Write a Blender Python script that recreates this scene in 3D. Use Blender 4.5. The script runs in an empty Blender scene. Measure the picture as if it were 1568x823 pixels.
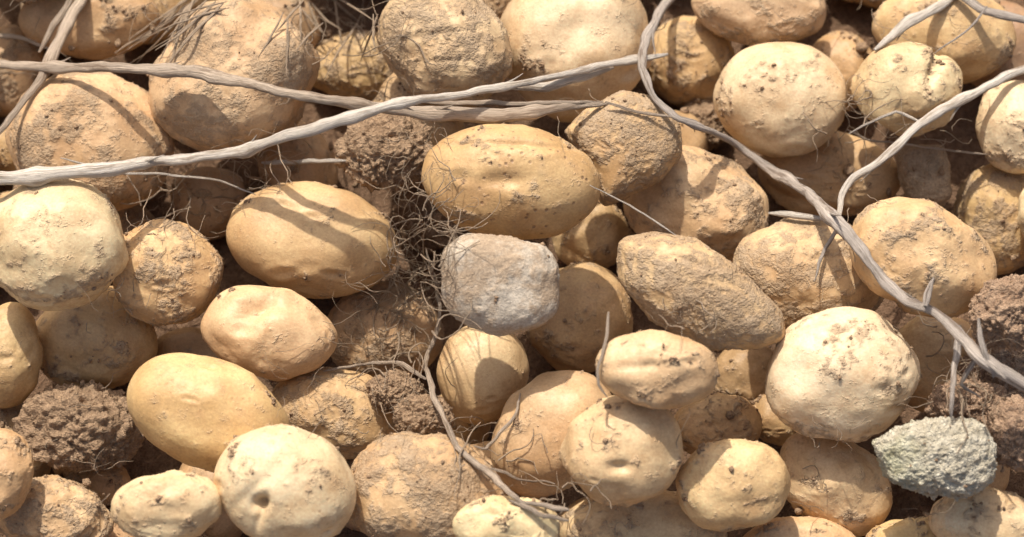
import bpy, math, random
import numpy as np
from mathutils import Vector, Matrix
rng=np.random.default_rng(7); random.seed(7)
scene=bpy.context.scene
# ------------------------------------------------------------ camera frame
TILT=math.radians(25); FOC=85.0; DIST=1.18; ZC=0.075
CAM=np.array([0,-DIST*math.sin(TILT),ZC+DIST*math.cos(TILT)])
RIGHT=np.array([1.,0,0]); UP=np.array([0,math.cos(TILT),math.sin(TILT)]); VIEW=np.array([0,math.sin(TILT),-math.cos(TILT)])
K=36.0/FOC/1568
def ground_pt(px,py,z):
    d=VIEW+RIGHT*((px-784)*K)+UP*((411.5-py)*K)
    t=(z-CAM[2])/d[2]
    return CAM+d*t, t     # t = depth along view
cd=bpy.data.cameras.new("camera"); cam=bpy.data.objects.new("camera",cd); scene.collection.objects.link(cam)
cam.location=CAM; cam.rotation_euler=(TILT,0,0); cd.lens=FOC; cd.sensor_width=36; cd.clip_end=200; cd.clip_start=0.01
cd.dof.use_dof=True; cd.dof.focus_distance=1.155; cd.dof.aperture_fstop=7.1
scene.camera=cam
scene.view_settings.view_transform='Standard'; scene.view_settings.look='None'; scene.view_settings.exposure=0
# ------------------------------------------------------------ light
S=Vector((-0.36,1.0,0)); S.normalize(); EL=math.radians(58)
S=Vector((S.x*math.cos(EL),S.y*math.cos(EL),math.sin(EL)))
ld=bpy.data.lights.new("sun",'SUN'); ld.energy=4.5; ld.angle=math.radians(0.9); ld.color=(1,0.95,0.875)
lo=bpy.data.objects.new("sun",ld); scene.collection.objects.link(lo); lo.rotation_euler=S.to_track_quat('Z','Y').to_euler(); lo.location=(0,0,3)
w=bpy.data.worlds.new("World"); scene.world=w; w.use_nodes=True
nt=w.node_tree; sk=nt.nodes.new('ShaderNodeTexSky'); sk.sky_type='NISHITA'; sk.sun_disc=False
sk.sun_elevation=EL; sk.sun_rotation=math.atan2(S.x,S.y); sk.dust_density=6.0
bg=nt.nodes['Background']; bg.inputs[1].default_value=0.14; nt.links.new(sk.outputs[0],bg.inputs[0])
# ------------------------------------------------------------ noise
_perm=np.random.default_rng(3).permutation(256); _perm=np.concatenate([_perm,_perm,_perm])
_g=np.random.default_rng(4).normal(size=(256,3)); _g/=np.linalg.norm(_g,axis=1)[:,None]
def perlin(p):
    i=np.floor(p).astype(np.int64); f=p-i; i&=255
    u=f*f*f*(f*(f*6-15)+10); r=0
    for a in (0,1):
        for b in (0,1):
            for c in (0,1):
                h=_perm[_perm[_perm[(i[:,0]+a)&255]+((i[:,1]+b)&255)]+((i[:,2]+c)&255)]&255
                g=_g[h]; dd=(g*(f-np.array([a,b,c]))).sum(1)
                wt=(u[:,0] if a else 1-u[:,0])*(u[:,1] if b else 1-u[:,1])*(u[:,2] if c else 1-u[:,2])
                r=r+wt*dd
    return r*1.6
def fbm(p,o=4,gain=.5):
    r=0;a=1;s=0
    for k in range(o):
        r=r+a*perlin(p*(2.03**k)+k*17.3); s+=a; a*=gain
    return r/s
def sstep(a,b,x):
    t=np.clip((x-a)/(b-a),0,1); return t*t*(3-2*t)
# ------------------------------------------------------------ meshes
import bmesh
def ico(n):
    bm=bmesh.new(); bmesh.ops.create_icosphere(bm,subdivisions=n,radius=1)
    v=np.array([x.co[:] for x in bm.verts]); f=np.array([[q.index for q in p.verts] for p in bm.faces]); bm.free()
    v/=np.linalg.norm(v,axis=1)[:,None]
    return v,f
ICO={n:ico(n) for n in (1,4,5,6)}
def make_mesh(name,v,f,attrs=None,mat=None,smooth=True):
    me=bpy.data.meshes.new(name); n=f.shape[1]
    me.vertices.add(len(v)); me.vertices.foreach_set('co',np.ascontiguousarray(v,dtype=np.float32).ravel())
    me.loops.add(f.size); me.loops.foreach_set('vertex_index',f.astype(np.int32).ravel())
    me.polygons.add(len(f)); me.polygons.foreach_set('loop_start',np.arange(0,f.size,n,dtype=np.int32))
    try: me.polygons.foreach_set('loop_total',np.full(len(f),n,dtype=np.int32))
    except Exception: pass
    me.update(calc_edges=True)
    me.polygons.foreach_set('use_smooth',np.full(len(f),smooth))
    for k,a in (attrs or {}).items():
        a=np.asarray(a,dtype=np.float32)
        if a.ndim==1:
            at=me.attributes.new(k,'FLOAT','POINT'); at.data.foreach_set('value',a)
        else:
            at=me.attributes.new(k,'FLOAT_VECTOR','POINT'); at.data.foreach_set('vector',a.ravel())
    if mat: me.materials.append(mat)
    return me
def add_obj(name,me,loc=(0,0,0),rot=None):
    o=bpy.data.objects.new(name,me); scene.collection.objects.link(o)
    o.location=loc
    if rot: o.rotation_euler=rot
    return o
# ------------------------------------------------------------ materials
class M:
    def __init__(s,name):
        s.m=bpy.data.materials.new(name); s.m.use_nodes=True; s.t=s.m.node_tree
        s.b=s.t.nodes['Principled BSDF']
    def n(s,ty,**kw):
        x=s.t.nodes.new(ty)
        for k,v in kw.items(): setattr(x,k,v)
        return x
    def l(s,a,b): s.t.links.new(a,b)
    def noise(s,vec,scale,detail=4,rough=.55,lo=.32,hi=.68):
        x=s.n('ShaderNodeTexNoise'); x.inputs['Scale'].default_value=scale; x.inputs['Detail'].default_value=detail; x.inputs['Roughness'].default_value=rough
        s.l(vec,x.inputs['Vector']); r=s.n('ShaderNodeMapRange'); r.inputs[1].default_value=lo; r.inputs[2].default_value=hi
        s.l(x.outputs[0],r.inputs[0]); return r.outputs[0]
    def math(s,op,a,b=None,c=None,clamp=False):
        x=s.n('ShaderNodeMath',operation=op); x.use_clamp=clamp
        for i,v in enumerate((a,b,c)):
            if v is None: continue
            if isinstance(v,(int,float)): x.inputs[i].default_value=v
            else: s.l(v,x.inputs[i])
        return x.outputs[0]
    def mix(s,f,a,b,mode='MIX'):
        x=s.n('ShaderNodeMix',data_type='RGBA',blend_type=mode)
        for i,v in ((0,f),(6,a),(7,b)):
            if isinstance(v,(int,float)): x.inputs[i].default_value=v
            elif isinstance(v,tuple): x.inputs[i].default_value=(*v,1)
            else: s.l(v,x.inputs[i])
        return x.outputs[2]
    def attr(s,name,out=2):
        x=s.n('ShaderNodeAttribute'); x.attribute_name=name; return x.outputs[out]
    def ss(s,x,a,b):
        r=s.n('ShaderNodeMapRange',interpolation_type='SMOOTHSTEP'); r.inputs[1].default_value=a; r.inputs[2].default_value=b; s.l(x,r.inputs[0]); return r.outputs[0]
    def coords(s):
        tc=s.n('ShaderNodeTexCoord'); oi=s.n('ShaderNodeObjectInfo')
        a=s.n('ShaderNodeVectorMath',operation='ADD'); m_=s.math('MULTIPLY',oi.outputs['Random'],7.0)
        s.l(tc.outputs['Object'],a.inputs[0]); s.l(m_,a.inputs[1]); return a.outputs[0]
    def bump(s,h,dist,strength=1.0,prev=None):
        b=s.n('ShaderNodeBump'); b.inputs['Distance'].default_value=dist; b.inputs['Strength'].default_value=strength
        s.l(h,b.inputs['Height'])
        if prev is not None: s.l(prev,b.inputs['Normal'])
        return b.outputs[0]
def potato_mat():
    k=M("potato_skin"); co=k.coords(); skin=k.attr('skin',1); dirt=k.attr('dirt'); spots=k.attr('spots')
    nl=k.noise(co,38,2); nm=k.noise(co,150,4,.65); nf=k.noise(co,750,2,.65,.3,.7); ns=k.noise(co,60,4,.6)
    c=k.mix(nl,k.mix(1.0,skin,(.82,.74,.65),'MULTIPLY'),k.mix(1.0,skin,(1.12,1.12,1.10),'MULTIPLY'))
    c=k.mix(k.math('MULTIPLY',nm,.26),c,k.mix(1.0,c,(.78,.69,.58),'MULTIPLY'))
    c=k.mix(k.math('MULTIPLY',k.ss(ns,.55,1.0),.42),c,(.47,.27,.12))
    v=k.n('ShaderNodeTexVoronoi'); v.inputs['Scale'].default_value=250; k.l(co,v.inputs['Vector'])
    sp=k.math('MULTIPLY',k.math('SUBTRACT',1.0,k.ss(v.outputs['Distance'],.08,.30)),k.math('MULTIPLY',spots,k.ss(ns,.3,.7)))
    c=k.mix(k.math('MULTIPLY',sp,.8),c,(.18,.10,.055))
    dm=k.math('ADD',dirt,k.math('ADD',k.math('MULTIPLY',k.math('SUBTRACT',nm,.5),.75),k.math('MULTIPLY',k.math('SUBTRACT',nf,.5),.40)))
    dmask=k.ss(dm,.25,.95)
    dust=k.ss(k.math('ADD',dirt,k.math('MULTIPLY',k.math('SUBTRACT',nm,.5),.4)),-.1,.7)
    dc=k.mix(k.math('ADD',k.math('MULTIPLY',nf,.5),k.math('MULTIPLY',nm,.5)),(.19,.118,.066),(.41,.295,.18)); dc=k.mix(k.math('MULTIPLY',nl,.5),dc,k.mix(nm,(.28,.205,.135),(.45,.36,.255)))
    c=k.mix(k.math('MULTIPLY',dust,.34),c,(.44,.33,.21))
    c=k.mix(k.math('MULTIPLY',dmask,.87),c,dc)
    c=k.mix(.18,c,k.mix(nf,(.27,.20,.14),(1,.97,.91)),'OVERLAY')
    k.l(c,k.b.inputs['Base Color'])
    rr=k.math('ADD',.47,k.math('MULTIPLY',dust,.40)); k.l(rr,k.b.inputs['Roughness'])
    k.b.inputs['Specular IOR Level'].default_value=.40
    h=k.math('ADD',k.math('MULTIPLY',nf,k.math('ADD',.12,k.math('MULTIPLY',dmask,.6))),k.math('MULTIPLY',nm,k.math('ADD',.2,k.math('MULTIPLY',dmask,.8))))
    h=k.math('SUBTRACT',h,k.math('MULTIPLY',sp,.6))
    k.l(k.bump(h,.0006,.85),k.b.inputs['Normal']); return k.m
def earth_mat(name,ca,cb,cc,bd=.0012,dirtc=None):
    k=M(name); co=k.coords()
    nl=k.noise(co,45,3); nm=k.noise(co,200,4,.7); nf=k.noise(co,850,2,.7,.3,.7)
    c=k.mix(nm,ca,cb); c=k.mix(k.math('MULTIPLY',nl,.55),c,cc)
    if dirtc:
        c=k.mix(k.math('MULTIPLY',k.ss(k.math('ADD',k.noise(co,28,3),k.math('MULTIPLY',nm,.4)),.65,1.05),.85),c,dirtc)
    c=k.mix(.3,c,k.mix(nf,(.2,.16,.13),(1,.95,.9)),'OVERLAY')
    k.l(c,k.b.inputs['Base Color']); k.b.inputs['Roughness'].default_value=.95; k.b.inputs['Specular IOR Level'].default_value=.15
    h=k.math('ADD',nm,k.math('MULTIPLY',nf,.6)); k.l(k.bump(h,bd,1.0),k.b.inputs['Normal']); return k.m
def stem_mat(name,light,dark,gr):
    k=M(name); a=k.attr('stemco',1)
    mp=k.n('ShaderNodeMapping'); mp.inputs['Scale'].default_value=(3.6,3.6,7); k.l(a,mp.inputs[0])
    f=k.noise(mp.outputs[0],2.6,5,.7,.26,.58)
    mp2=k.n('ShaderNodeMapping'); mp2.inputs['Scale'].default_value=(.9,.9,42); k.l(a,mp2.inputs[0])
    g=k.noise(mp2.outputs[0],1.0,4,.65)
    mp3=k.n('ShaderNodeMapping'); mp3.inputs['Scale'].default_value=(3,3,60); k.l(a,mp3.inputs[0])
    h2=k.noise(mp3.outputs[0],3.0,3,.6)
    c=k.mix(f,gr,light); c=k.mix(k.math('MULTIPLY',k.ss(g,.5,.9),.85),c,k.mix(f,dark,gr)); c=k.mix(k.math('MULTIPLY',k.ss(h2,.65,1),.4),c,dark)
    k.l(c,k.b.inputs['Base Color']); k.b.inputs['Roughness'].default_value=.75
    k.l(k.bump(k.math('ADD',f,k.math('MULTIPLY',h2,.5)),.0004,1.0),k.b.inputs['Normal']); return k.m
MP=potato_mat()
MSOIL=earth_mat("soil",(.13,.078,.047),(.29,.185,.115),(.20,.125,.077),.002)
MCLOD=earth_mat("soil_clod",(.20,.13,.077),(.43,.30,.19),(.33,.23,.145),.0011)
MCLODR=earth_mat("red_soil_clod",(.22,.14,.09),(.47,.335,.225),(.35,.235,.155),.0011)
MROCKG=earth_mat("grey_stone",(.39,.34,.27),(.53,.47,.38),(.45,.37,.275),.0003,(.34,.25,.165))
MROCKB=earth_mat("brown_stone",(.27,.195,.12),(.45,.345,.23),(.36,.26,.165),.0008)
def lichen_mat():
    k=M("lichen_stone"); co=k.coords(); nl=k.noise(co,30,3,.5,.50,.66); nm=k.noise(co,180,5,.7); nf=k.noise(co,800,2)
    c=k.mix(nm,(.40,.34,.235),(.72,.65,.50)); c=k.mix(k.math('MULTIPLY',nl,.4),c,k.mix(nm,(.27,.29,.12),(.50,.52,.30)))
    k.l(c,k.b.inputs['Base Color']); k.b.inputs['Roughness'].default_value=.95
    k.l(k.bump(k.math('ADD',nm,nf),.0010,1.0),k.b.inputs['Normal']); return k.m
MLICH=lichen_mat()
MSTEM=stem_mat("dry_stem_pale",(.78,.70,.59),(.18,.12,.078),(.46,.36,.26))
MSTEMB=stem_mat("dry_stem_brown",(.58,.46,.34),(.13,.085,.055),(.31,.215,.14))
MSTEMD=stem_mat("dry_stem_weathered",(.57,.49,.41),(.07,.05,.04),(.25,.18,.13))
MFIB=stem_mat("root_fibre",(.58,.43,.29),(.32,.21,.125),(.45,.33,.21))
# ------------------------------------------------------------ height map for stacking
CELL=.003; X0,X1,Y0,Y1=-.75,.75,-.65,.75
NX=int((X1-X0)/CELL); NY=int((Y1-Y0)/CELL)
def soil_h(x,y):
    p=np.stack([x*9,y*9,np.zeros_like(x)],1)
    q=np.stack([x*55,y*55,np.full_like(x,3.3)],1)
    fade=np.exp(-(x*x+y*y)/4)
    return .012*fbm(p,3)+.010*np.abs(fbm(q,4,.6))*(.3+.7*fade)
gx,gy=np.meshgrid(X0+(np.arange(NX)+.5)*CELL,Y0+(np.arange(NY)+.5)*CELL,indexing='ij')
H=soil_h(gx.ravel(),gy.ravel()).reshape(NX,NY)
def cells(v):
    i=((v[:,0]-X0)/CELL).astype(int); j=((v[:,1]-Y0)/CELL).astype(int)
    return np.clip(i,0,NX-1)*NY+np.clip(j,0,NY-1)
def drop(v,pct=97):
    c=cells(v); u,inv=np.unique(c,return_inverse=True)
    bot=np.full(len(u),1e9); np.minimum.at(bot,inv,v[:,2])
    return np.percentile(H.ravel()[u]-bot,pct)
def stamp(v):
    c=cells(v); np.maximum.at(H.reshape(-1),c,v[:,2])
def hat(x,y):
    i=np.clip(((x-X0)/CELL).astype(int),0,NX-1); j=np.clip(((y-Y0)/CELL).astype(int),0,NY-1); return H[i,j]
# ------------------------------------------------------------ body shapes (local z = bulge axis)
def outline_R(th,a,b,ang,poly):
    if poly is None:
        t=th-ang; return a*b/np.sqrt((b*np.cos(t))**2+(a*np.sin(t))**2)
    g=np.linspace(-math.pi,math.pi,361)[:-1]; R=np.zeros(360)
    P=np.array(poly)
    for i in range(len(P)):
        A=P[i];B=P[(i+1)%len(P)]; e=B-A
        den=np.cos(g)*e[1]-np.sin(g)*e[0]; den=np.where(abs(den)<1e-9,1e-9,den)
        t=(A[0]*e[1]-A[1]*e[0])/den; s=(A[0]*np.sin(g)-A[1]*np.cos(g))/den
        ok=(t>0)&(s>=-1e-6)&(s<=1+1e-6); R=np.where(ok,np.maximum(R,t),R)
    kk=np.exp(-(np.arange(-20,21)/4.5)**2); kk/=kk.sum()
    R=np.convolve(np.concatenate([R[-20:],R,R[:20]]),kk,'valid')
    return np.interp(th,np.concatenate([g,[math.pi]]),np.concatenate([R,[R[0]]]))
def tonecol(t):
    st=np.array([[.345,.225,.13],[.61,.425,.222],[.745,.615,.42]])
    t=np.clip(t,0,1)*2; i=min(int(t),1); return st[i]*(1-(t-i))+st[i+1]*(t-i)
def body(kind,a,b,c,ang=0,poly=None,tone=.5,dirt=.3,sub=6,seed=0,dents=(),lump=1.0,kexp=2.15,spots=None):
    """metres; returns verts, faces, attrs, material"""
    u,f=ICO[sub]; r=np.random.default_rng(seed); off=r.uniform(-50,50,3)
    sz=u[:,2]; th=np.arctan2(u[:,1],u[:,0])
    if kind in('stone','lichen','brownstone'): kexp=2.7
    rho=np.hypot(u[:,0],u[:,1])
    L=(np.abs(sz)**kexp+rho**kexp)**(1/kexp)
    R=outline_R(th,a,b,ang,poly)
    v=np.stack([rho/L*R*np.cos(th),rho/L*R*np.sin(th),sz/L*c],1)
    m=(a+b)/2; nrm=u/np.array([a,b,c])*m; nrm/=np.linalg.norm(nrm,axis=1)[:,None]
    d=np.zeros(len(v))
    attrs={}
    if kind=='potato':
        d+=m*.09*lump*perlin(u*1.1+off)+m*.055*lump*perlin(u*2.1+off)+m*.012*lump*fbm(u*5+off,2)
        eye=np.zeros(len(v))
        for _ in range(r.integers(5,10)):
            e=r.normal(size=3); e/=np.linalg.norm(e); ds=np.linalg.norm((u-e)*np.array([.7,1.5,1]),axis=1)
            wd=r.uniform(.05,.12); dp=r.uniform(.012,.036)*m
            gg=np.exp(-(ds/wd)**2); d-=dp*gg; d+=dp*.4*np.exp(-((ds-wd*1.9)/(wd*.7))**2); eye+=gg
        for (dx,dy,wx,wy,da,dep) in dents:
            xx=v[:,0]/a-dx; yy=v[:,1]/b-dy; ca,sa=math.cos(math.radians(da)),math.sin(math.radians(da))
            q=((xx*ca+yy*sa)/wx)**2+((-xx*sa+yy*ca)/wy)**2
            gg=np.exp(-q)*(sz>-.2); d-=dep*m*gg; eye+=.5*gg
        n1=fbm(u*1.7+off+9,4,.6); n2=fbm(u*8+off+4,3,.6)
        val=n1*1.25+n2*.6+(dirt-.54)*1.2+.25*np.clip(eye,0,1)
        mask=sstep(-.08,.42,val)
        crust=mask*np.clip(.2+1.4*fbm(u*18+off,3,.6),0,1)
        d+=crust*.0009+.0003*mask
        sp=r.uniform(.05,.4) if spots is None else spots
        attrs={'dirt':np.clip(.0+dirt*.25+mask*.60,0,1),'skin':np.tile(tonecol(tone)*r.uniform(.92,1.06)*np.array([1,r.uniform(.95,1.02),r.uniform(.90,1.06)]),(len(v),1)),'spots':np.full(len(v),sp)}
        mat=MP
    elif kind in('clod','redclod'):
        d+=m*.30*fbm(u*1.6+off,3,.6)+m*.32*np.abs(fbm(u*3.5+off,5,.62))-m*.05+m*.07*fbm(u*14+off,3,.6)
        mat=MCLOD if kind=='clod' else MCLODR
    elif kind=='lichen':
        d+=m*.10*fbm(u*2.2+off,3)+m*.20*np.abs(fbm(u*4.5+off,5,.62))-m*.04+m*.05*fbm(u*16+off,3,.7); mat=MLICH
    else:
        d+=m*.05*fbm(u*1.5+off,3)+m*.012*fbm(u*6+off,4,.5); mat=MROCKG if kind=='stone' else MROCKB
        msk=sstep(.0,.3,fbm(u*3+off,4,.6)); d+=msk*.0006*(1+fbm(u*25+off,2))
    v=v+nrm*d[:,None]
    if kind in('stone','brownstone'):
        for _ in range(6):
            n=r.normal(size=3); n[2]=abs(n[2])*1.1; n/=np.linalg.norm(n)
            sup=np.percentile(v@n,99.8); dd=v@n-sup*r.uniform(.86,.95); v-=np.clip(dd,0,None)[:,None]*n*.7
        v+=nrm*(fbm(u*12+off,3,.5)*m*(.006 if kind=='stone' else .012))[:,None]
    return v,f,attrs,mat
NAMES={'potato':'potato','clod':'soil_clod','redclod':'soil_clod','stone':'stone','brownstone':'stone','lichen':'stone'}
RX=Matrix.Rotation(TILT,3,'X'); RXn=np.array(RX)
PLACED=[]
def place(kind,cx,cy,a,b,ang,tone,dirt,opt,seed,sub=6):
    poly=opt.get('poly')
    if poly:
        xs=[p[0] for p in poly]; ys=[p[1] for p in poly]; a=(max(xs)-min(xs))/2; b=(max(ys)-min(ys))/2
        cx=(max(xs)+min(xs))/2; cy=(max(ys)+min(ys))/2
    z=.06
    th=opt.get('th',.86)
    for it in range(4):
        s=K*(DIST if it==0 else t)
        pl=[((x-cx)*s,(cy-y)*s) for x,y in poly] if poly else None
        if it in(0,2): v0,f,at,mat=body(kind,a*s,b*s,min(a,b)*s*th,math.radians(ang),pl,tone,dirt,sub,opt.get('seed',seed),opt.get('dents',()),opt.get('lump',1.0),opt.get('k',2.15),opt.get('spots')); vr=v0@RXn.T
        p,t=ground_pt(cx,cy,z)
        if it<3:
            vv=vr+np.array([p[0],p[1],0]); z=drop(vv)+opt.get('dz',0)
    p,t=ground_pt(cx,cy,z)
    me=make_mesh(NAMES[kind],v0,f,at,mat); o=add_obj(NAMES[kind],me,p,(TILT,0,0))
    vw=vr+p; stamp(vw); PLACED.append((kind,vw,at.get('dirt'),p,(a*s,b*s)))
    return z
LV={0:[],1:[],2:[],3:[],4:[],5:[],6:[]}
def P(l,cx,cy,a,b,ang=0,tone=.5,dirt=.3,**o): LV[l].append(('potato',cx,cy,a,b,ang,tone,dirt,o))
def Q(l,kind,cx,cy,a,b,ang=0,**o): LV[l].append((kind,cx,cy,a,b,ang,0,0,o))
P(2,140,28,104,60,0,.42,.3); P(3,358,122,125,116,20,.55,.72,lump=1.3)
P(1,548,105,78,56,0,.4,.6); P(4,683,68,106,88,-40,.7,.70,dents=((-.1,.1,.5,.06,10,.04),(.0,-.35,.6,.05,5,.03)))
P(3,877,68,118,114,-20,.80,.3); P(1,1058,95,68,70,30,.4,.65)
P(3,1163,12,106,56,-3,.65,.55); P(5,1196,151,101,88,-10,.90,.38,lump=.6)
P(1,1285,110,52,60,0,.4,.45); P(4,1390,137,83,70,-8,.70,.38,dents=((.42,.5,.10,.5,-20,.2),))
P(2,1447,50,108,74,-12,.5,.42); P(5,1560,196,62,70,0,.8,.4)
P(1,1270,268,110,62,-5,.42,.35); Q(2,'brownstone',1412,270,45,52,0,poly=[(1372,240),(1385,222),(1440,222),(1452,250),(1456,300),(1440,320),(1395,318),(1380,280)])
P(2,1535,332,72,84,0,.42,.75); P(3,1413,398,112,82,-28,.48,.5,dents=((-.2,.1,.45,.4,0,.08),))
P(2,1240,424,116,86,-8,.42,.72); P(2,1064,316,114,82,-14,.56,.58,lump=1.4)
P(2,955,228,90,85,0,.45,.80,poly=[(866,200),(905,162),(958,140),(1003,150),(1038,190),(1042,240),(1012,277),(955,303),(925,317),(898,260)],th=.6,lump=.5,k=2.5)
P(3,783,278,138,89,-7,.46,.36,dents=((-.12,-.02,.25,.14,0,.08),(.02,.60,.75,.05,-2,.05)),lump=.5,spots=1.0)
Q(4,'stone',765,435,88,82,0,poly=[(677,372),(697,355),(770,362),(836,374),(858,408),(855,474),(825,514),(770,517),(708,498),(676,462)],th=.66)
P(2,739,571,69,79,-10,.66,.10,lump=.45,seed=977)
P(3,1075,448,120,80,-30,.40,.86,poly=[(948,368),(1005,356),(1066,368),(1126,408),(1196,475),(1202,520),(1160,536),(1080,532),(1000,490),(950,432)],th=.75,lump=.4,k=2.4)
P(1,903,358,58,55,0,.25,.4); P(1,888,487,84,82,40,.36,.45)
P(4,481,368,132,86,-9,.50,.30,lump=.6,spots=.1); Q(2,'clod',592,232,74,56,0); Q(1,'clod',662,325,54,57,0)
P(2,136,218,126,106,-12,.45,.66); P(4,88,375,107,97,-12,.8,.46,lump=1.0)
P(3,254,418,86,82,-35,.52,.64,th=.7); P(0,320,310,60,55,0,.25,.4)
P(2,146,518,94,82,0,.52,.42); P(3,12,545,52,80,-5,.46,.25)
P(4,413,510,102,69,-10,.58,.22,dents=((-.12,.55,.20,.35,-40,.22),)); P(1,588,508,88,74,0,.40,.7)
P(4,318,634,131,84,-22,.48,.3,lump=.5); P(2,512,633,102,70,-14,.40,.62)
P(5,437,745,113,93,-18,.92,.34,dents=((-.30,-.22,.13,.11,60,.28),(-.28,-.38,.06,.32,-15,.09),(-.4,.0,.4,.09,50,.06)),lump=.6,seed=555); P(4,258,777,84,54,4,.72,.4)
Q(3,'clod',122,655,92,66,-5); P(3,0,725,50,68,-10,.45,.4); P(2,82,792,92,58,-8,.42,.70,lump=1.5); P(1,150,742,52,36,0,.4,.5)
P(3,652,758,122,92,-15,.46,.80,lump=1.0,th=.8); P(4,776,806,80,46,-4,.75,.45,lump=1.4); P(4,985,812,130,64,-2,.62,.50,lump=.6)
P(3,847,662,110,82,48,.44,.33,seed=888,lump=.7); P(4,956,690,94,83,15,.68,.36,lump=1.0,dents=((-.12,-.25,.18,.12,0,.14),))
P(4,1007,567,94,59,-6,.60,.38,dents=((-.1,.15,.7,.12,5,.05),)); P(2,1098,652,68,50,0,.44,.5)
P(4,1121,742,94,77,12,.58,.36); P(3,1278,738,96,70,-38,.58,.4,lump=1.2)
P(4,1289,573,120,105,8,.95,.50,lump=.8,dents=((.7,.7,.25,.12,-40,.10),),th=.78); P(2,1433,555,70,78,-5,.54,.25)
Q(5,'lichen',1432,702,98,58,-6,poly=[(1335,680),(1370,652),(1440,640),(1500,642),(1528,690),(1522,740),(1480,765),(1410,758),(1355,735)],dz=.008)
P(4,1512,802,88,56,-10,.72,.5); P(3,1225,842,94,50,0,.5,.35); P(3,1392,838,70,44,0,.5,.4)
Q(2,'clod',605,600,40,32,0); Q(2,'clod',648,640,45,36,0); P(1,702,645,50,46,0,.52,.3)
Q(3,'redclod',1545,480,60,55,0); Q(2,'redclod',1535,575,60,55,0); Q(3,'redclod',1560,665,50,55,0); Q(2,'redclod',1480,620,60,40,0)
P(0,1150,578,60,50,0,.12,.4); Q(1,'clod',1078,190,40,40,0); P(1,10,235,45,40,0,.35,.5); P(3,1605,330,45,60,0,.9,.2)
P(2,742,0,50,40,0,.6,.5); Q(1,'clod',1170,30,40,40,0); P(1,1190,640,45,40,0,.25,.4); P(1,15,110,60,70,0,.3,.6)
seed=100
for l in (0,1):
    for e in LV[l]: seed+=1; place(*e,seed=seed,sub=6)
def fill(n,minr,maxr,cond,tries,zmax,sub=5):
    global seed; pts=[]; cnt=0
    for _ in range(tries):
        if cnt>=n: break
        x=rng.uniform(-.60,.60); y=rng.uniform(-.46,.52)
        if not cond(x,y): continue
        R=rng.uniform(minr,maxr)
        if any((x-q[0])**2+(y-q[1])**2<((R+q[2])*.86)**2 for q in pts): continue
        gxx=x+R*.5*np.array([0,1,-1,0,0]); gyy=y+R*.5*np.array([0,0,0,1,-1])
        if hat(gxx,gyy).max()>zmax: continue
        pts.append((x,y,R)); cnt+=1; seed+=1
        a=R*rng.uniform(1.0,1.3); b=R*rng.uniform(.8,.95)
        isrock=rng.random()<.07
        far=abs(x)>.31 or abs(y)>.23
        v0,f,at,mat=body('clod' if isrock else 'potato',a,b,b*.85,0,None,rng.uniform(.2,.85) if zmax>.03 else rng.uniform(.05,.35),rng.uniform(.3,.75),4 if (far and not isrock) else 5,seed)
        rot=Matrix.Rotation(rng.uniform(0,6.28),3,'Z')@Matrix.Rotation(rng.uniform(-.4,.4),3,'X')
        vr=v0@np.array(rot).T; vv=vr+np.array([x,y,0]); z=drop(vv)
        nm='soil_clod' if isrock else 'potato'
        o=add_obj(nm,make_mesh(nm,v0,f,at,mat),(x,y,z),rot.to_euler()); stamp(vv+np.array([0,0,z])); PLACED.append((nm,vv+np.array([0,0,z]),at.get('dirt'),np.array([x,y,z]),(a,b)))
fill(200,.019,.028,lambda x,y:True,3500,.022)
def outside(x,y):
    return abs(x)>.285 or y>.175 or y<-.185
for l in (2,3,4,5,6):
    for e in LV[l]:
        seed+=1; z=place(*e,seed=seed)
    if l==2: fill(80,.024,.036,outside,1800,.075)
    if l==4: fill(50,.026,.037,outside,1800,.105)
zs=[p[3][2] for p in PLACED]; print("Z range",min(zs),max(zs),len(PLACED))
# ------------------------------------------------------------ ground sheet
c=np.arange(-.72,.7201,.005); g=[];s=.006;x=.72
while x<60: x+=s; g.append(x); s*=1.22
g=np.array(g); ax=np.concatenate([-g[::-1],c,g]); n=len(ax)
xx,yy=np.meshgrid(ax,ax,indexing='ij'); zz=soil_h(xx.ravel(),yy.ravel())
gv=np.stack([xx.ravel(),yy.ravel(),zz],1); ii=(np.arange(n-1)[:,None]*n+np.arange(n-1)[None,:]).ravel()
add_obj("soil_ground",make_mesh("soil_ground",gv,np.stack([ii,ii+n,ii+n+1,ii+1],1),None,MSOIL))
# ------------------------------------------------------------ stems & fibres
ZZ=np.arange(.24,-.01,-.0012)
def first_hit(px,py):
    d=VIEW[None]+RIGHT[None]*((px-784)*K)[:,None]+UP[None]*((411.5-py)*K)[:,None]
    out=np.full(len(px),0.0); done=np.zeros(len(px),bool)
    for z in ZZ:
        t=(z-CAM[2])/d[:,2]; q=CAM[None]+d*t[:,None]; h=hat(q[:,0],q[:,1])
        m=(~done)&(h>=z); out[m]=z; done|=m
    return out
def catmull(P,n,lin=0.0):
    P=np.asarray(P,float); P=np.vstack([2*P[0]-P[1],P,2*P[-1]-P[-2]]); m=len(P)-3
    L=np.concatenate([[0],np.cumsum(np.linalg.norm(np.diff(P[1:-1,:2],axis=0),axis=1))])
    t=np.interp(np.linspace(0,L[-1],n),L,np.arange(m+1)); t=np.clip(t,0,m-1e-6)
    i=t.astype(int); f=(t-i)[:,None]
    a,b,c_,d=P[i],P[i+1],P[i+2],P[i+3]
    cr=.5*((2*b)+(-a+c_)*f+(2*a-5*b+4*c_-d)*f*f+(-a+3*b-3*c_+d)*f**3)
    return cr*(1-lin)+(b*(1-f)+c_*f)*lin
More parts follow.
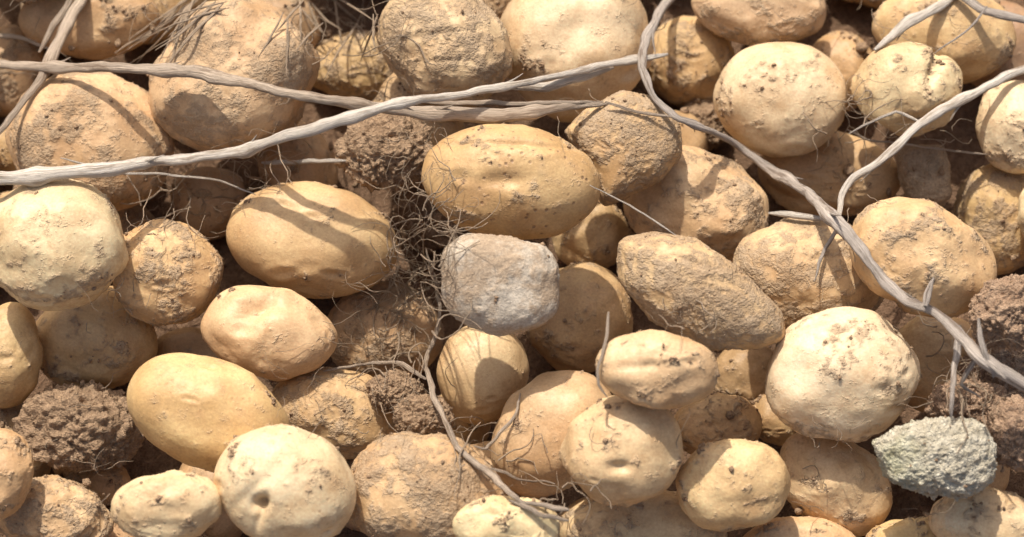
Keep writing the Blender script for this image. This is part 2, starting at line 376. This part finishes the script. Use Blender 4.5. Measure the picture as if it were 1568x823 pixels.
def tube(C,R,ring=14,seed=0,rough=.16,flat=1.0):
    n=len(C); T=np.gradient(C,axis=0); T/=np.linalg.norm(T,axis=1)[:,None]+1e-12
    up=np.array([0,0,1.]); N=np.cross(T,up); N/=np.linalg.norm(N,axis=1)[:,None]+1e-9; B=np.cross(N,T)
    s=np.concatenate([[0],np.cumsum(np.linalg.norm(np.diff(C,axis=0),axis=1))])
    th=np.linspace(0,2*math.pi,ring,endpoint=False); tw=(s*1)[:,None]
    ct,st=np.cos(th[None,:]+0*tw),np.sin(th[None,:]+0*tw)
    q=np.stack([(np.cos(th[None]+tw)*2.2).ravel(),(np.sin(th[None]+tw)*2.2).ravel(),(s[:,None]*30+0*th[None]).ravel()],1)+seed*3.1
    q2=q.copy(); q2[:,:2]*=.12; q2[:,2]*=3
    mod=(1+rough*.6*perlin(q)+rough*1.6*perlin(q2)).reshape(n,ring)
    rr=R[:,None]*mod
    V=C[:,None,:]+N[:,None,:]*(ct*rr)[...,None]+B[:,None,:]*(st*rr*flat)[...,None]
    co=np.stack([ct,st,s[:,None]+0*ct],2)+seed*.37
    i=np.arange(n-1)[:,None]*ring; j=np.arange(ring)[None,:]; k=(j+1)%ring
    F=np.stack([i+j,i+k,i+ring+k,i+ring+j],2).reshape(-1,4)
    return V.reshape(-1,3),F,co.reshape(-1,3)
def path3d(pts,win,lift=0,step=.0025,lin=0.0):
    P=np.array([(p[0],p[1],p[2],p[3] if len(p)>3 else 0) for p in pts],float); L=np.linalg.norm(np.diff(P[:,:2],axis=0),axis=1).sum()*K*DIST
    n=max(8,int(L/step)); D=catmull(P,n,lin)
    h=first_hit(D[:,0],D[:,1])
    w_=max(1,int(win/step)); hp=np.pad(h,w_,mode='edge')
    hm=np.array([hp[i:i+2*w_+1].max() for i in range(n)])
    kw=np.exp(-(np.arange(-w_,w_+1)/(w_*.6+.5))**2); kw/=kw.sum()
    z=np.convolve(np.pad(hm,w_,mode='edge'),kw,'valid')+D[:,2]*K*DIST*.8+lift+D[:,3]
    C=np.array([ground_pt(D[i,0],D[i,1],z[i])[0] for i in range(n)])
    return C,D[:,2]*K*DIST
def join(parts):
    V=[];F=[];A=[];o=0
    for v,f,a in parts: V.append(v);F.append(f+o);A.append(a);o+=len(v)
    return np.vstack(V),np.vstack(F),np.vstack(A)
def stem(name,mat,branches,win=.05,lift=0,seed=1,rough=.17,flat=.75,rs=1.0,wobs=1.0,nodes=0):
    parts=[]; rr_=np.random.default_rng(seed)
    for k,b in enumerate(branches):
        C,R=path3d(b,win,lift,lin=.7); m=len(R); R=R*rs
        e=np.minimum(1,np.minimum(np.arange(m)+.6,m-np.arange(m)-.4)/3.0); R=R*np.sqrt(e)
        wob=np.stack([perlin(np.stack([np.arange(m)*.12+seed,np.full(m,k+.5),np.full(m,c_*3.3)],1))+.4*perlin(np.stack([np.arange(m)*.5+seed,np.full(m,k+.5),np.full(m,c_*3.3)],1)) for c_ in range(3)],1)*.0010*wobs
        C=C+wob
        if nodes and k==0:
            for q in np.arange(12,m-8,19)+rr_.integers(-5,5,len(np.arange(12,m-8,19))):
                R=R*(1+.32*np.exp(-((np.arange(m)-q)/1.8)**2))
                a0=C[q]; T=C[min(q+3,m-1)]-C[q-3]; T/=np.linalg.norm(T); sd=rr_.normal(size=3); sd-=T*(sd@T); sd/=np.linalg.norm(sd)
                ln=rr_.uniform(.006,.020); tt=np.linspace(0,1,7)[:,None]
                cc=a0+T*ln*tt*rr_.uniform(.6,1.2)+sd*(R[q]*.5+ln*.35*tt**1.3)
                parts.append(tube(cc,np.linspace(R[q]*.33,.0002,7),7,seed+q,.2,.7))
        parts.append(tube(C,R,20,seed+k,rough,flat))
    v,f,a=join(parts); return add_obj(name,make_mesh(name,v,f,{'stemco':a},mat))
stem("dry_potato_stem",MSTEM,[[(-30,274,13),(60,270,14),(130,262,14,.004),(250,246,11,.010),(370,232,11,.030),(430,212,10,.045),(490,194,12,.052),(600,162,9,.050),(720,142,8,.030),(850,116,7,.010),(960,94,8),(1025,84,6)],
  [(770,133,8,.022),(840,132,10,.010),(900,118,8,.003),(940,105,6)]],.04,.002,1,rs=.78,nodes=1)
stem("dry_potato_stem",MSTEMB,[[(-20,97,9,.008),(60,103,10,.008),(140,104,11,.008),(220,105,10,.006),(300,112,13,.006),(345,122,12,.014),(420,138,9,.038),(500,152,10,.045),(600,166,11,.038),(680,176,14,.036),(760,178,15,.032),(820,172,11,.022),(880,162,7,.005),(930,157,4)],
  [(600,150,4,.034),(700,160,5,.032),(800,160,5,.020),(925,155,3)]],.03,0,5,rs=.8,nodes=1)
stem("dry_potato_stem",MSTEMD,[[(1045,-25,9),(1010,20,10),(990,60,9),(983,105,9),(1005,150,7),(1040,182,7),(1100,206,8),(1170,250,11),(1240,300,11),(1285,340,13),(1320,385,12),(1350,425,11),(1385,458,9,.006),(1420,470,10,.014),(1460,498,10,.022),(1500,545,12,.03),(1585,600,12,.035)],
  [(1420,470,8,.014),(1425,440,6,.014),(1432,425,4,.014)],[(1468,500,8,.022),(1462,550,6,.014),(1456,640,4)],[(1500,545,6,.03),(1470,590,4,.02),(1500,610,3,.01)],[(1290,340,5),(1265,380,4),(1248,430,2)],[(1495,490,5,.02),(1500,520,5,.02),(1520,580,4,.02)]],.018,.003,9,.22,rs=.75,wobs=1.3,nodes=1)
stem("dry_potato_stem",MSTEM,[[(1590,98,8),(1540,118,9),(1480,150,9),(1415,186,10),(1360,235,8),(1305,272,8),(1290,300,6),(1283,345,5)],[(1410,190,4),(1370,170,3),(1300,205,2)]],.025,.002,15,rs=.78,nodes=1)
stem("dry_potato_stem",MSTEM,[[(1475,-20,7),(1430,12,8),(1385,40,8),(1340,76,5)]],.02,.001,19,nodes=1)
stem("dry_potato_stem",MSTEMD,[[(1450,-20,7),(1500,12,9),(1540,24,9),(1590,40,8)],[(1510,10,3),(1480,50,2),(1430,80,1.5)]],.03,.004,23,rs=.8)
stem("dry_potato_stem",MSTEMB,[[(135,-20,8),(105,30,10),(80,80,9),(62,125,7),(30,165,5),(-15,215,5)],[(115,-20,5),(90,30,6),(60,80,5)],[(80,80,3),(30,60,4),(-10,55,5)]],.025,.001,29,nodes=1)
stem("brown_root",MSTEMB,[[(648,380,4),(668,430,5),(672,500,5),(652,560,6),(665,610,7),(700,680,7),(745,722,8),(800,768,7),(875,782,7)],[(500,575,3),(560,557,4),(610,556,5),(650,580,6)],[(745,722,5),(790,735,3),(850,745,3)],[(800,600,3),(785,645,4),(740,690,4),(720,680,3)],[(780,760,4),(830,790,6),(870,800,6)]],.010,0,33,.3,rs=.6,wobs=1.8)
stem("thin_root",MSTEM,[[(95,242,2),(170,262,2.5),(250,266,2.5),(330,276,2),(392,300,1.5)]],.02,.001,41,rs=.8)
stem("thin_root",MSTEM,[[(905,282,1.2),(960,312,1.8),(1035,362,1.5)]],.02,.001,43,rs=.7)
stem("thin_root",MSTEMB,[[(932,480,4),(928,520,3),(915,560,3.5),(915,590,3),(930,610,2)]],.012,.001,45,rs=.7)
stem("thin_root",MSTEMB,[[(925,157,3),(980,172,2.5),(1030,180,3)],[(1300,200,1.5),(1330,215,1.5),(1400,225,1.5),(1510,235,2)]],.012,.001,47)
stem("thin_root",MSTEM,[[(1175,325,4),(1215,330,5),(1270,338,4)],[(400,250,3),(470,246,4),(530,248,3)]],.012,.001,49)
straw=[]
for k in range(16):
    x0=rng.uniform(290,350); y0=rng.uniform(-20,15); x1=rng.uniform(175,275); y1=rng.uniform(55,115); r_=rng.uniform(1.2,3)
    mx=(x0+x1)/2+rng.uniform(-12,12); my=(y0+y1)/2+rng.uniform(-10,10); straw.append([(x0,y0,r_),(mx,my,r_),(x1,y1,r_*.5)])
for k in range(14):
    x0=rng.uniform(430,600); y0=rng.uniform(-20,40); an=rng.uniform(-2.6,-.5); L=rng.uniform(50,110); straw.append([(x0,y0,2),(x0+math.cos(an)*L*.5,y0-math.sin(an)*L*.5+rng.uniform(-8,8),2),(x0+math.cos(an)*L,y0-math.sin(an)*L,1)])
stem("dry_straw",MFIB,straw,.014,.0005,61,.15)
def fibres(name,clusters,mat,rmin=.35,rmax=.95,gap=.013):
    parts=[];k=0
    for (cx,cy,sp,n,L) in clusters:
        for _ in range(n):
            x=cx+rng.normal()*sp; y=cy+rng.normal()*sp
            ring=np.array([[x,y]]+[[x+55*math.cos(q),y+55*math.sin(q)] for q in np.arange(0,6.28,.7)])
            hh=first_hit(ring[:,0],ring[:,1])
            if hh[0]>hh[1:].max()-gap: continue
            a=rng.uniform(0,6.28); pts=[]; r0=rng.uniform(rmin,rmax); ln=rng.uniform(.5,1.4)*L; cur=rng.normal()*.25
            m=7
            for i in range(m):
                pts.append((x,y,r0*(1-.6*i/m))); a+=cur+rng.normal()*.5; x+=math.cos(a)*ln/m; y+=math.sin(a)*ln/m
            C,R=path3d(pts,.009,rng.uniform(-.001,.0015),.0028)
            parts.append(tube(C,R,5,k,.1,1)); k+=1
    v,f,a=join(parts); add_obj(name,make_mesh(name,v,f,{'stemco':a},mat))
CL=[(630,420,35,60,110),(650,300,30,36,80),(400,270,35,34,60),(300,40,40,22,90),(500,30,50,26,90),(610,210,35,20,60),(610,500,40,30,70),(1050,500,50,20,60),(280,320,40,24,70),(550,560,40,20,70),
  (1480,570,30,20,70),(1290,690,40,14,50),(1310,200,40,20,70),(1440,210,40,16,60),(120,650,50,14,50),(620,610,40,16,50),(1260,380,40,8,50),(860,760,50,16,60),(30,60,40,16,80),(180,450,30,10,60),
  (1000,40,40,14,60),(1430,30,60,12,80),(1390,800,50,12,50),(760,660,30,14,60),(470,560,60,10,50),(1540,560,30,10,60),(784,420,400,90,50)]
fibres("root_fibres",CL,MFIB)
fibres("root_fibres",[(635,400,35,26,110),(655,300,25,12,90),(610,490,30,12,90),(390,265,30,10,80),(500,40,40,10,100),(270,320,30,8,80),(1310,200,40,8,80),(1475,570,25,8,90),(870,770,30,8,80),(720,700,30,6,70),(320,30,40,8,100),(1040,490,40,6,80)],MFIB,.9,1.8,.008)
# ------------------------------------------------------------ crumbs
tv,tf=ICO[1]; parts=[]
def crumb(p,s):
    parts.append((tv*(rng.uniform(.6,1.25,3)*s)*(1+rng.uniform(-.25,.25,(len(tv),1)))+p,tf,np.zeros((len(tv),3))))
for kind,vw,dt,p,ab in PLACED:
    if abs(p[0])>.36 or abs(p[1])>.3: continue
    if dt is None: idx=rng.integers(0,len(vw),30)
    else:
        c_=np.where((dt>.6)&(vw[:,2]>p[2]))[0]
        if len(c_)<10: continue
        idx=rng.choice(c_,50)
    for i in idx: crumb(vw[i],.0003+.0010*rng.random()**3)
for _ in range(2500):
    x=rng.uniform(-.4,.4); y=rng.uniform(-.3,.35); s=.0006+.003*rng.random()**4; h=float(hat(np.array([x]),np.array([y]))[0])
    if h<.055: crumb(np.array([x,y,h+s*.3]),s)
v,f,_=join(parts); add_obj("soil_crumbs",make_mesh("soil_crumbs",v,f,None,MCLOD,True))
print("crumbs",len(parts))
